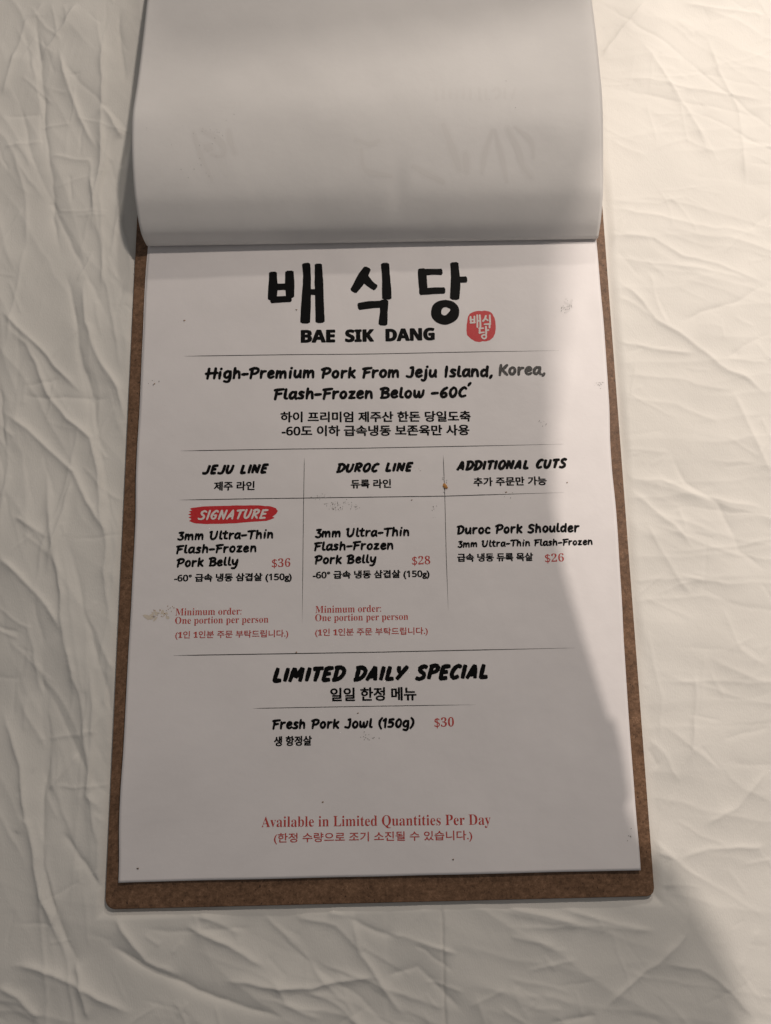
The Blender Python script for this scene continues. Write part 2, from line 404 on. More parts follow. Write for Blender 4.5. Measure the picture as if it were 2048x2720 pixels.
CREASES = [
  ([(-193.99,361.17),(-186.41,332.49),(-179.98,306.55),(-172.41,273.75),(-166.04,250.11),(-159.9,223.8),(-150.65,187.8)],1.0),
  ([(-181.14,349.36),(-177.03,318.88),(-167.59,297.61),(-157.18,276.67),(-149.34,254.08)],1.1),
  ([(-230.9,324.22),(-213.99,307.24),(-207.66,293.96),(-199.41,276.36),(-184.87,258.87),(-169.74,247.03),(-163.75,228.96),(-160.75,209.26),(-157.94,177.88),(-151.32,129.08)],1.3),
  ([(-231.53,332.18),(-211.96,310.51),(-194.33,292.5),(-175.49,273.82)],0.8),
  ([(-226.44,268.44),(-210.07,254.19),(-193.8,238.95),(-179.78,226.19),(-165.43,205.47),(-156.6,187.93)],1.1),
  ([(-216.76,276.72),(-196.11,273.07),(-173.39,271.43),(-159.97,271.16)],0.5),
  ([(-196.91,240.15),(-191.42,203.8),(-186.21,178.47),(-180.8,148.88),(-176.57,128.32),(-161.49,64.67),(-152.69,22.11),(-147.06,-2.7)],1.0),
  ([(-179.73,225.34),(-183.26,203.62),(-186.89,180.66),(-191.79,165.91)],0.8),
  ([(-219.31,179.17),(-200.26,161.0),(-187.64,147.97),(-177.82,131.48)],0.9),
  ([(-211.12,202.27),(-200.56,194.89),(-189.04,184.52)],0.7),
  ([(-225.93,553.2),(-219.08,508.66),(-215.15,474.05),(-207.76,431.94),(-202.06,391.13),(-194.85,361.19)],1.1),
  ([(-176.82,534.34),(-175.0,473.28),(-174.18,431.29),(-177.77,390.65)],1.0),
  ([(-196.22,549.04),(-204.37,531.3),(-219.69,508.67)],0.9),
  ([(-208.05,517.22),(-198.18,482.28),(-177.62,439.65)],0.9),
  ([(-174.91,471.58),(-161.64,447.68)],0.9),
  ([(-240.72,466.05),(-216.78,467.28)],0.5),
  ([(-237.23,440.81),(-212.25,445.32)],0.5),
  ([(-206.98,433.58),(-180.27,434.05)],0.5),
  ([(-235.64,517.74),(-243.31,479.72)],0.7),
  ([(-224.66,514.02),(-216.66,465.58)],0.6),
  ([(-168.11,544.91),(-165.86,512.9),(-160.67,488.44)],0.7),
  ([(-218.17,553.06),(-229.54,538.9),(-238.88,500.32)],0.6),
  ([(-231.14,439.03),(-221.51,409.27),(-217.22,370.75)],0.6),
  ([(-217.69,377.09),(-223.54,339.7),(-223.57,303.24)],0.5),
  ([(-181.86,420.57),(-177.13,405.15),(-177.3,382.65)],0.6),
  ([(-190.15,126.8),(-189.35,96.51),(-185.03,52.92),(-183.28,16.86),(-174.29,-12.51),(-162.74,-38.95),(-155.94,-50.3)],1.4),
  ([(-163.72,115.88),(-159.28,70.8),(-159.65,46.28),(-147.72,32.75)],0.8),
  ([(-212.45,93.22),(-199.53,59.35),(-193.72,32.56),(-179.26,-12.4),(-165.05,-41.15)],1.3),
  ([(-193.72,32.56),(-198.2,25.02)],0.4),
  ([(-198.11,-40.4),(-170.73,-47.73),(-149.46,-57.11),(-127.14,-66.44)],1.3),
  ([(-147.29,-30.26),(-125.84,-42.03),(-97.27,-53.85),(-66.58,-64.51),(-42.24,-70.56)],1.3),
  ([(-104.5,-22.11),(-79.5,-32.92),(-59.59,-45.77)],1.2),
  ([(-141.79,-17.83),(-123.49,-39.84),(-103.56,-48.58)],0.9),
  ([(-86.45,-48.52),(-60.71,-52.45),(-36.26,-54.12),(2.39,-50.98)],1.0),
  ([(-183.41,48.02),(-166.7,66.02)],0.8),
  ([(-173.01,24.94),(-155.58,6.83),(-147.44,-5.02)],0.9),
  ([(-97.26,-16.54),(-72.21,-28.54)],0.7),
  ([(-30.25,-18.04),(-12.88,-21.87)],0.7),
  ([(-16.59,-19.49),(-10.51,-39.0),(2.33,-56.11),(13.55,-71.18)],0.8),
  ([(-45.13,-19.31),(-25.28,-25.49),(-8.05,-39.51)],0.6),
  ([(-129.17,-23.15),(-99.42,-26.11),(-64.87,-24.6)],0.5),
  ([(-201.13,-48.61),(-185.51,-62.25),(-175.32,-69.51)],0.9),
  ([(-162.74,-38.95),(-156.67,-58.49),(-153.56,-70.0)],0.9),
  ([(-57.12,-47.4),(-49.62,-60.92),(-30.11,-72.81)],0.7),
  ([(2.68,-27.94),(43.09,-42.47)],0.8),
  ([(2.4,-50.53),(19.59,-48.68),(42.31,-68.09)],0.8),
  ([(67.5,-17.92),(89.67,-23.03),(108.04,-28.03)],0.8),
  ([(67.08,-28.25),(106.02,-28.44),(151.32,-30.6)],0.3),
  ([(68.65,-32.16),(93.02,-39.53)],0.4),
  ([(115.16,-71.95),(130.69,-59.02),(145.01,-48.15),(160.99,-33.79),(168.12,-8.57)],1.3),
  ([(86.26,-75.46),(115.16,-71.95)],0.7),
  ([(149.34,8.29),(160.4,4.5),(153.88,-14.07)],1.0),
  ([(94.11,-18.98),(118.57,-26.43),(148.1,-30.53)],0.6),
  ([(178.26,20.74),(196.96,29.95),(217.87,51.43)],1.0),
  ([(179.18,105.13),(178.51,82.2),(175.27,59.77),(167.99,50.06)],1.0),
  ([(149.46,60.33),(156.43,50.32)],0.7),
  ([(161.57,3.3),(179.73,8.8),(213.44,9.24)],0.8),
  ([(147.64,-45.96),(168.38,-48.68),(182.09,-60.18),(195.23,-75.97)],0.8),
  ([(149.11,66.05),(159.96,55.9),(169.03,40.99)],0.6),
  ([(185.95,116.11),(180.18,80.4)],0.5),
  ([(191.8,65.12),(220.03,71.99)],0.6),
  ([(150.12,396.11),(181.03,394.2),(203.8,400.9)],0.5),
  ([(147.78,391.95),(175.97,385.91),(211.84,378.13),(250.89,368.73)],0.8),
  ([(146.63,374.31),(176.34,371.49),(192.11,360.07),(215.85,351.41),(247.53,336.73)],0.9),
  ([(148.2,358.11),(183.98,353.31),(241.62,338.4)],0.7),
  ([(187.74,314.23),(214.64,322.56),(247.7,338.28)],0.9),
  ([(148.55,345.87),(160.7,333.2),(173.3,316.66),(187.81,308.15),(197.29,298.58),(211.3,286.6),(227.56,275.86),(239.73,262.35)],1.4),
  ([(170.88,349.49),(177.72,321.77),(183.17,310.98)],0.7),
  ([(219.11,358.27),(241.48,377.22)],0.8),
  ([(148.22,302.29),(167.06,298.59),(198.09,294.66)],0.8),
  ([(216.49,290.38),(244.42,307.0)],0.8),
  ([(216.43,289.78),(242.53,286.26)],0.6),
  ([(149.43,282.5),(171.85,279.37),(220.84,270.68)],0.6),
  ([(148.4,267.46),(181.49,262.38),(209.04,250.15)],0.5),
  ([(217.17,270.75),(222.62,248.71),(228.2,231.9),(234.71,214.44)],1.1),
  ([(174.28,231.88),(184.89,212.94),(200.83,200.29),(206.77,187.69),(212.61,171.94),(228.6,156.17)],1.1),
  ([(148.75,216.23),(170.4,214.37),(190.29,205.25),(232.63,194.61)],0.8),
  ([(149.46,210.59),(162.03,198.6),(175.35,187.24),(186.34,172.49)],0.8),
  ([(160.02,190.05),(167.04,171.81),(175.13,154.89),(183.97,145.08)],0.7),
  ([(178.71,198.25),(182.19,181.05)],0.6),
  ([(193.06,180.82),(188.52,144.99)],0.5),
  ([(147.79,234.14),(175.34,231.28)],0.5),
  ([(150.24,332.18),(161.22,324.25),(172.13,316.38)],0.5),
  ([(151.84,501.61),(170.59,527.79),(186.02,547.3)],2.0),
  ([(155.64,489.32),(191.93,483.42),(261.46,466.59)],0.9),
  ([(155.08,480.67),(198.43,469.52),(260.03,452.99)],0.8),
  ([(177.69,518.75),(192.47,490.35),(211.84,448.85),(218.77,425.28)],0.8),
  ([(223.0,523.24),(230.9,491.36),(240.14,460.17),(237.7,398.61)],0.8),
  ([(209.3,545.05),(230.66,539.23),(268.26,531.33)],0.9),
  ([(203.29,528.97),(216.34,518.02)],0.6),
  ([(219.9,357.31),(245.82,382.27),(253.27,388.57)],0.8),
  ([(154.04,526.32),(173.14,533.12)],0.5),
  ([(189.44,502.64),(207.74,500.54)],0.5),
  ([(177.9,431.06),(202.69,440.61),(225.81,430.13)],0.4),
  ([(154.61,441.54),(177.64,427.74)],0.4),
  ([(152.35,363.39),(165.56,344.28)],0.4),
  ([(231.7,252.59),(237.16,235.15)],0.6),
  ([(155.21,129.83),(160.14,90.96),(155.19,60.95)],0.5),
  ([(198.98,142.1),(207.11,115.65),(223.22,102.38)],0.5),
  ([(202.79,-30.61),(190.65,-53.0)],0.5),
]

BX0, BX1, BY0, BY1 = -146.6, 147.2, -13.9, 462.0
def sheet():
    fx = np.arange(-262, 285, 0.74); fy = np.arange(-92, 562, 0.74)
    def ext(f):
        s = np.cumsum(0.72*1.22**np.arange(1, 34)); s = s[s < 1300]
        return np.concatenate([f[0]-s[::-1], f, f[-1]+s])
    xs, ys = ext(fx), ext(fy)
    X, Y = np.meshgrid(xs, ys)
    # slight wander so that no crease runs ruler-straight
    WX = X+1.8*(vnoise(X/23, Y/23, 1)-.5)*2+0.45*(vnoise(X/7, Y/7, 2)-.5)*2
    WY = Y+1.8*(vnoise(X/23, Y/23, 3)-.5)*2+0.45*(vnoise(X/7, Y/7, 4)-.5)*2
    H = 3.8*(vnoise(X/62+9, Y/85, 5)-.5)+1.5*(vnoise(X/31, Y/31+5, 6)-.5)+0.4*(vnoise(X/13, Y/13+5, 16)-.5)
    wl = sig((-135-X)/18.)*sig((Y+20)/25.); wr = sig((X-120)/18.)*sig((Y-40)/35.); wb = np.clip(1-wl-wr, 0, 1)
    def ridged(ang, su, sv, seed, p):
        c, s = math.cos(ang), math.sin(ang)
        u = (WX*c+WY*s)/su; v = (-WX*s+WY*c)/sv
        n = vnoise(u+31, v+17, seed)
        return (1-np.abs(2*n-1))**p
    for wgt, ang, k in ((wl, math.radians(-78), 1.0), (wr, math.radians(-18), 0.62), (wb, math.radians(-32), 0.9)):
        H += k*wgt*(1.5*(ridged(ang, 130, 24, 21, 1.6)-.35)+0.55*(ridged(ang+.35, 85, 12, 22, 1.5)-.35)+0.10*(ridged(ang-.45, 30, 6, 23, 1.4)-.35))
    def crease(pts, A, w, side):
        pts = np.array(pts, float)
        mnx, mxx = pts[:, 0].min()-6*w-4, pts[:, 0].max()+6*w+4; mny, mxy = pts[:, 1].min()-6*w-4, pts[:, 1].max()+6*w+4
        j0, j1 = np.searchsorted(xs, [mnx, mxx]); i0, i1 = np.searchsorted(ys, [mny, mxy])
        if j1-j0 < 2 or i1-i0 < 2: return
        x = WX[i0:i1, j0:j1]; y = WY[i0:i1, j0:j1]
        best = np.full(x.shape, 1e9); sd = np.zeros(x.shape); tt = np.zeros(x.shape)
        seg = np.diff(pts, axis=0); ln = np.hypot(seg[:, 0], seg[:, 1]); cum = np.concatenate([[0], np.cumsum(ln)]); tot = cum[-1]
        for k in range(len(seg)):
            dx, dy = seg[k]/ln[k]; rx, ry = x-pts[k, 0], y-pts[k, 1]
            t = np.clip(rx*dx+ry*dy, 0, ln[k]); ex, ey = rx-t*dx, ry-t*dy; d = np.hypot(ex, ey)
            m = d < best; best = np.where(m, d, best); sd = np.where(m, np.sign(dx*ry-dy*rx), sd); tt = np.where(m, (cum[k]+t)/tot, tt)
        env = np.clip(np.minimum(tt, 1-tt)*5, 0, 1); env = env*env*(3-2*env)
        env = env*(0.65+0.7*vnoise(tt*tot/17, tt*0+A*9, 40))
        ww = np.where(sd*side > 0, w*0.7, w*1.3)
        A = A*(0.62 if pts[:, 0].mean() > 130 else 1.25)
        H[i0:i1, j0:j1] += A*env*(0.92*np.exp(-(np.sqrt(best**2+0.12)-0.346)/ww)+0.22*np.exp(-(np.sqrt(best**2+0.1)-0.316)/0.9))
    for k, (pts, s) in enumerate(CREASES):
        crease(pts, (1.25 if k % 5 else -1.0)*s, 1.8+1.2*s, 1 if k % 3 else -1)
    r = random.Random(5)
    for k in range(1050):
        long = k % 4 == 0
        px, py = r.uniform(-262, 285), r.uniform(-92, 560)
        if BX0+8 < px < BX1-8 and BY0+8 < py: continue
        if px < -135 and py > -20: a = math.radians(r.gauss(-82, 9 if long else 22))
        elif px > 130 and py > 40: a = math.radians(r.gauss(-14, 14 if long else 32))
        else: a = math.radians(r.gauss(-28, 12 if long else 26))
        if not long and r.random() < .2: a += 1.3
        ln = r.uniform(70, 210) if long else r.uniform(8, 42); n = 7 if long else 3; q = [(px, py)]
        for _ in range(n):
            a += r.gauss(0, .07); q.append((q[-1][0]+math.cos(a)*ln/n, q[-1][1]+math.sin(a)*ln/n))
        crease(q, r.choice((-1, 1, 1))*r.uniform(.12, .62 if long else .30), r.uniform(1.1, 3.0) if long else r.uniform(.55, 1.4), r.choice((-1, 1)))
    # the hemmed edge of a second layer running down below the board
    below = sig((-18-Y)/3.)
    xs1 = np.interp(Y, [-95, -20], [33.6, 33.4])+0.5*vnoise(Y/9, Y*0, 8); xs2 = xs1-31.0
    H += below*0.9*sig((X-xs1)/0.35)+below*(-0.6)*np.exp(-((X-xs1+.6)/.7)**2)
    H += below*0.35*sig((xs2-X)/0.5)
    far = sig((np.hypot(X-10, Y-230)-700)/60.); H = H*(1-0.6*far)
    # pressed flat under the board
    d = np.maximum.reduce([BX0-X, X-BX1, BY0-Y, Y-BY1]); m = np.clip(d/6.0, 0, 1); m = m*m*(3-2*m)
    Z = -4.45+np.maximum(H+0.4, -2.5)*m+1.0*sig((d-1.2)/.8)*np.exp(-np.maximum(d, 0)/7.0)*vnoise(X/34, Y/34, 90)**1.3
    o = grid_mesh('bed_sheet', X, Y, Z, SHEET)
    tag(o, 'rumpled off-white cotton bed sheet spread out under the clipboard', 'bed sheet')
sheet()

# ------------------------------------------------------------------ the clipboard
def clipboard():
    root = bpy.data.objects.new('clipboard', None); root.location = (0, BY0*M, -4.3*M); COL.objects.link(root)
    tag(root, 'brown hardboard clipboard under the menu pages, lying on the sheet', 'clipboard')
    bm = bmesh.new()
    def corner(cx, cy, r, a0, n): return [(cx+r*math.cos(math.radians(a0+90*i/n)), cy+r*math.sin(math.radians(a0+90*i/n))) for i in range(n+1)]
    out = corner(BX1-4.2, BY0+4.2, 4.2, 270, 3)+corner(BX1-6, BY1-6, 6, 0, 6)+corner(BX0+6, BY1-6, 6, 90, 6)+corner(BX0+5.5, BY0+5.5, 5.5, 180, 7)
    out = [(x-0.0048*(y-BY0), y) for x, y in out]
    vs = [bm.verts.new((x*M, (y-BY0)*M, 0.1*M)) for x, y in out]; f = bm.faces.new(vs)
    r = bmesh.ops.extrude_face_region(bm, geom=[f]); tv = [v for v in r['geom'] if isinstance(v, bmesh.types.BMVert)]
    bmesh.ops.translate(bm, verts=tv, vec=(0, 0, 3.3*M))
    top = [e for e in bm.edges if all(v in tv for v in e.verts)]
    bmesh.ops.bevel(bm, geom=top, offset=0.35*M, segments=2, affect='EDGES')
    bmesh.ops.recalc_face_normals(bm, faces=bm.faces)
    me = bpy.data.meshes.new('board'); bm.to_mesh(me); bm.free(); me.materials.append(BOARD)
    b = bpy.data.objects.new('board', me); COL.objects.link(b); b.parent = root
    # the clip, under the turned-back page
    bm = bmesh.new()
    prof = [(416, 4.2), (419, 8), (426, 15), (434, 19), (442, 17), (448, 10), (452, 4.2)]
    rows = []
    for x in (-55, -52, 52, 55):
        k = 0.92 if abs(x) > 54 else 1
        rows.append([bm.verts.new((x*M, (y-BY0)*M, (4.2+(z-4.2)*k)*M)) for y, z in prof])
    for a, c in zip(rows, rows[1:]):
        for i in range(len(prof)-1): bm.faces.new((a[i], a[i+1], c[i+1], c[i]))
    bmesh.ops.recalc_face_normals(bm, faces=bm.faces)
    me = bpy.data.meshes.new('clip'); bm.to_mesh(me); bm.free(); me.materials.append(METAL)
    c = bpy.data.objects.new('clip', me); COL.objects.link(c); c.parent = root
    s = c.modifiers.new('t', 'SOLIDIFY'); s.thickness = 0.0008
clipboard()

# ------------------------------------------------------------------ the menu page
def zf(x, y):
    x = np.asarray(x, float); y = np.asarray(y, float)
    z = 0.35+0.9*np.exp(-(x+139.7)/9.0)*sig((330-y)/20)*(0.7+0.3*np.sin(y/31.))
    z = z+0.7*np.exp(-(139.7-x)/11.0)*(0.5+0.5*np.sin(y/24.+1))*sig((350-y)/10)
    z = z+0.25+0.9*(vnoise(x/60+3, y/64+3, 60))*sig((345-y)/8)
    return z
def edge_x(y, side):   # the sheet's long edges are not perfectly straight
    return side*139.7+(0.55*(vnoise(np.asarray(y, float)/38.0+side*5, np.zeros_like(np.asarray(y, float)), 61)-.5)*2)
def page():
    ys = np.concatenate([np.linspace(0, 430, 300)]); u = np.linspace(0, 1, 180)
    U, Y = np.meshgrid(u, ys); X = edge_x(Y, -1)*(1-U)+edge_x(Y, 1)*U
    Y2 = Y+0.25*(vnoise(X/30, X*0, 62)-.5)*(Y < 3)
    o = grid_mesh('menu_page', X, Y2, zf(np.clip(X, -139.7, 139.7), Y), PAPER)
    s = o.modifiers.new('t', 'SOLIDIFY'); s.thickness = 0.00013; s.offset = -1
    tag(o, 'white menu page printed in black and red, held on the clipboard', 'menu page')
    X3 = X-0.75*np.clip((Y-120)/250, 0, 1)*(U < .5)+0.1
    o2 = grid_mesh('underlying_page', X3, Y+0.4, zf(np.clip(X, -139.7, 139.7), Y)-0.33, PAPER)
    tag(o2, 'blank edge of the paper sheet lying directly beneath the printed menu page', 'page')
    return o
PAGE = page()

# ------------------------------------------------------------------ lettering
# brush alphabets: advance, strokes; cap height 1; a point given twice makes a hard corner
BODY = {
'H': (.80, [[(.14,.97),(.12,.5),(.1,0)],[(.62,1),(.61,.5),(.59,.02)],[(-.04,.47),(.3,.52),(.78,.56)]]),
'i': (.32, [[(.14,.58),(.13,.03)],[(.18,1.02),(.19,1.04)]]),
'g': (.62, [[(.48,.55),(.3,.62),(.1,.45),(.1,.17),(.28,.06),(.46,.25),(.49,.5)],[(.51,.6),(.5,-.08),(.36,-.3),(.1,-.25)]]),
'h': (.62, [[(.12,1),(.1,.02)],[(.11,.32),(.28,.57),(.44,.52),(.48,.28),(.5,.03)]]),
'-': (.52, [[(.03,.40),(.43,.44)]]),
"'": (.2, [[(.12,1),(.02,.1)]]),
'P': (.68, [[(.18,.93),(.13,.45),(.1,0)],[(0,.86),(.3,1),(.57,.92),(.6,.68),(.42,.46),(.17,.42)]]),
'r': (.48, [[(.1,.6),(.1,.02)],[(.11,.33),(.22,.54),(.42,.58)]]),
'e': (.56, [[(.11,.3),(.3,.33),(.45,.42),(.38,.58),(.22,.58),(.09,.38),(.12,.12),(.28,.02),(.48,.12)]]),
'm': (.88, [[(.1,.6),(.08,.03)],[(.09,.33),(.24,.57),(.36,.5),(.39,.04)],[(.4,.33),(.56,.57),(.7,.5),(.75,.03)]]),
'u': (.62, [[(.1,.6),(.09,.22),(.2,.05),(.36,.12),(.48,.4)],[(.5,.6),(.5,.2),(.54,.03)]]),
'o': (.58, [[(.32,.6),(.14,.5),(.08,.25),(.22,.04),(.4,.1),(.48,.35),(.4,.56),(.25,.61)]]),
'k': (.60, [[(.12,1),(.1,.02)],[(.48,.62),(.14,.3)],[(.2,.34),(.5,.02)]]),
'F': (.60, [[(.14,.92),(.12,.5),(.08,0)],[(0,.9),(.3,.95),(.6,.99)],[(.12,.5),(.48,.56)]]),
'J': (.56, [[(.42,.98),(.42,.4),(.36,.1),(.22,.02),(.02,.1)],[(.26,.93),(.42,.98)]]),
'j': (.32, [[(.18,.6),(.18,.1),(.14,-.2),(.02,-.3),(-.1,-.24)],[(.24,1.02),(.25,1.04)]]),
'I': (.34, [[(.18,1),(.15,0)]]),
's': (.48, [[(.40,.56),(.22,.61),(.11,.48),(.24,.34),(.38,.22),(.3,.05),(.04,.06)]]),
'l': (.32, [[(.14,1),(.11,.3),(.14,.08),(.28,.05)]]),
'a': (.60, [[(.44,.56),(.26,.6),(.09,.4),(.1,.12),(.24,.05),(.42,.24),(.47,.5)],[(.49,.6),(.47,.2),(.55,.03)]]),
'n': (.62, [[(.1,.6),(.09,.03)],[(.1,.33),(.26,.57),(.42,.52),(.47,.28),(.5,.03)]]),
'd': (.62, [[(.44,.5),(.26,.58),(.09,.4),(.1,.12),(.26,.04),(.44,.22)],[(.5,1),(.48,.3),(.51,.02)]]),
',': (.30, [[(.16,.08),(.06,-.15)]]),
'K': (.68, [[(.14,1),(.12,.5),(.1,0)],[(.6,1),(.36,.66),(.14,.45)],[(.25,.52),(.64,.02)]]),
'B': (.68, [[(.16,.95),(.12,.03)],[(0,.9),(.3,1),(.52,.9),(.5,.68),(.18,.52)],[(.18,.52),(.48,.48),(.6,.28),(.46,.06),(.06,.02)]]),
'w': (.82, [[(.08,.6),(.1,.2),(.2,.05),(.34,.2),(.4,.5)],[(.4,.5),(.44,.1),(.54,.05),(.68,.25),(.73,.6)]]),
'6': (.60, [[(.5,.96),(.25,.75),(.1,.4),(.16,.08),(.35,.02),(.5,.2),(.42,.44),(.14,.32)]]),
'0': (.62, [[(.36,.97),(.15,.75),(.1,.35),(.24,.04),(.42,.1),(.55,.5),(.48,.88),(.3,.98)]]),
'C': (.62, [[(.56,.84),(.44,.98),(.2,.75),(.1,.35),(.26,.03),(.54,.12)]]),
'z': (.52, [[(.08,.57),(.42,.6),(.42,.6),(.07,.06),(.07,.06),(.46,.06)]]),
'3': (.56, [[(.1,.92),(.46,.97),(.46,.97),(.24,.58),(.24,.58),(.46,.42),(.44,.12),(.25,.0),(.04,.1)]]),
'U': (.80, [[(.0,.93),(.14,1),(.14,1),(.1,.4),(.2,.06),(.42,.05),(.6,.35),(.66,1)]]),
't': (.46, [[(.2,.95),(.16,.3),(.2,.06),(.38,.06)],[(.0,.6),(.38,.64)]]),
'T': (.66, [[(-.02,.93),(.66,1)],[(.34,.95),(.31,.5),(.28,0)]]),
'y': (.58, [[(.08,.6),(.1,.28),(.24,.12),(.4,.25),(.48,.45)],[(.52,.6),(.46,0),(.3,-.28),(.05,-.28)]]),
'D': (.70, [[(.16,.95),(.12,.03)],[(.02,.9),(.32,.99),(.58,.78),(.56,.35),(.34,.06),(.08,.02)]]),
'S': (.62, [[(.54,.9),(.35,1),(.12,.85),(.2,.6),(.45,.45),(.5,.2),(.3,0),(.03,.08)]]),
'c': (.52, [[(.42,.52),(.3,.6),(.12,.48),(.09,.2),(.22,.04),(.44,.08)]]),
'(': (.34, [[(.30,1.06),(.12,.7),(.12,.25),(.28,-.14)]]),
')': (.36, [[(.08,1.06),(.26,.75),(.24,.25),(.04,-.14)]]),
'1': (.40, [[(.05,.78),(.24,.98),(.24,.98),(.22,.5),(.22,.02)]]),
'5': (.60, [[(.52,.96),(.17,.92),(.17,.92),(.13,.55),(.13,.55),(.38,.6),(.5,.35),(.38,.06),(.06,.06)]]),
' ': (.40, []),
}
HEAD = {
'J': (.54, [[(.42,1),(.40,.5),(.36,.15),(.2,.03),(.0,.1)]]),
'E': (.52, [[(.12,1),(.08,0)],[(.12,.95),(.48,.98)],[(.1,.52),(.40,.54)],[(.06,.04),(.43,.06)]]),
'U': (.62, [[(.1,1),(.08,.4),(.16,.07),(.34,.08),(.46,.4),(.5,1)]]),
'L': (.50, [[(.13,1),(.08,.0)],[(.06,.05),(.43,.07)]]),
'I': (.26, [[(.12,1),(.1,0)]]),
'N': (.64, [[(.1,1),(.07,0)],[(.12,.98),(.42,.05)],[(.5,1),(.44,0)]]),
'D': (.62, [[(.14,.95),(.1,.02)],[(.0,.95),(.3,1),(.53,.75),(.48,.35),(.28,.08),(.0,.02)]]),
'R': (.60, [[(.14,1),(.08,0)],[(.04,.92),(.3,1),(.48,.85),(.40,.58),(.12,.46)],[(.2,.46),(.47,.02)]]),
'O': (.62, [[(.34,.97),(.14,.78),(.08,.32),(.22,.03),(.42,.18),(.5,.62),(.42,.92),(.26,.98)]]),
'C': (.56, [[(.5,.84),(.38,.98),(.18,.78),(.08,.32),(.22,.03),(.46,.16)]]),
'A': (.62, [[(.32,1),(.18,.5),(.02,0)],[(.32,1),(.40,.5),(.46,0)],[(.1,.28),(.44,.32)]]),
'T': (.56, [[(.02,.94),(.54,1)],[(.3,.96),(.24,0)]]),
'S': (.56, [[(.48,.88),(.32,.99),(.12,.82),(.2,.58),(.38,.42),(.40,.16),(.2,.01),(.0,.1)]]),
'M': (.80, [[(.16,1),(.06,0)],[(.18,.98),(.33,.3)],[(.58,1),(.33,.3)],[(.6,1),(.6,0)]]),
'Y': (.56, [[(.06,1),(.1,.65),(.24,.45)],[(.52,1),(.3,.5),(.08,0)]]),
'P': (.56, [[(.14,1),(.08,0)],[(.04,.92),(.3,1),(.48,.84),(.40,.56),(.12,.44)]]),
'G': (.62, [[(.5,.84),(.38,.98),(.18,.78),(.08,.32),(.22,.03),(.42,.1),(.44,.42),(.44,.42),(.28,.42)]]),
' ': (.44, []),
}
def spline(pts, step):
    P = [np.array(p, float) for p in pts]
    if len(P) == 2:
        n = max(2, int(np.linalg.norm(P[1]-P[0])/step)); return [P[0]+(P[1]-P[0])*i/n for i in range(n+1)]
    out = []
    for i in range(len(P)-1):
        p0 = P[i-1] if i else 2*P[0]-P[1]; p1, p2 = P[i], P[i+1]; p3 = P[i+2] if i+2 < len(P) else 2*P[-1]-P[-2]
        n = max(2, int(np.linalg.norm(p2-p1)/step))
        for k in range(n):
            t = k/n; out.append(0.5*((2*p1)+(-p0+p2)*t+(2*p0-5*p1+4*p2-p3)*t*t+(-p0+3*p1-3*p2+p3)*t**3))
    out.append(P[-1]); return out
class Print:
    """flat print lying on the page, following its surface"""
    def __init__(s, zfun=zf, base=0.10): s.v = []; s.f = []; s.zf = zfun; s.lift = base; s.k = 0
    def face_set(s, pts, faces, dz=0.004):
        b = len(s.v); s.k += 1; x = np.array([p[0] for p in pts]); y = np.array([p[1] for p in pts])
        z = s.zf(x, y)+s.lift+dz*(s.k % 12)
        s.v += [(a*M, c*M, d*M) for a, c, d in zip(x, y, z)]; s.f += [tuple(i+b for i in f) for f in faces]
    def ribbon(s, pts, widths, cap='round', wob=0.05):
        step = max(0.25, max(widths)*0.45); C = spline(pts, step); n = len(C)
        L = np.concatenate([[0], np.cumsum([np.linalg.norm(C[i+1]-C[i]) for i in range(n-1)])]); L = L/max(L[-1], 1e-6)
        W = np.interp(L, np.linspace(0, 1, len(widths)), widths)
        ph = random.uniform(0, 6); W = W*(1+wob*np.sin(L*7+ph)+wob*0.6*np.array([random.uniform(-1, 1) for _ in L]))
        lp, rp = [], []
        for i in range(n):
            d = C[min(i+1, n-1)]-C[max(i-1, 0)]; d = d/(np.linalg.norm(d)+1e-9); nn = np.array([-d[1], d[0]])
            lp.append(C[i]+nn*W[i]/2); rp.append(C[i]-nn*W[i]/2)
        pts2 = []; faces = []
        for a, b in zip(lp, rp): pts2 += [a, b]
        for i in range(n-1): faces.append((2*i, 2*i+1, 2*i+3, 2*i+2))
        for end in (0, 1):
            c = C[0] if end == 0 else C[-1]; d = (C[0]-C[1]) if end == 0 else (C[-1]-C[-2]); d = d/(np.linalg.norm(d)+1e-9)
            a0 = math.atan2(d[1], d[0]); w_ = W[0] if end == 0 else W[-1]; e = len(pts2); pts2.append(c)
            for q in range(7):
                a = a0-math.pi/2+math.pi*q/6
                if cap == 'round': rr = w_/2
                else: rr = (w_/2)/max(abs(math.sin(a-a0)), abs(math.cos(a-a0))/0.30*1.0) if abs(q-3) < 3 else w_/2
                pts2.append(c+np.array([math.cos(a), math.sin(a)])*rr*(1+random.uniform(-.05, .05)*(cap != 'round')))
            faces += [(e, e+1+q, e+2+q) for q in range(6)]
        s.face_set(pts2, faces)
    def build(s, name, mat, parent, label=None):
        o = mesh_obj(name, s.v, s.f, mat, parent)
        if label: o['label'] = label
        return o
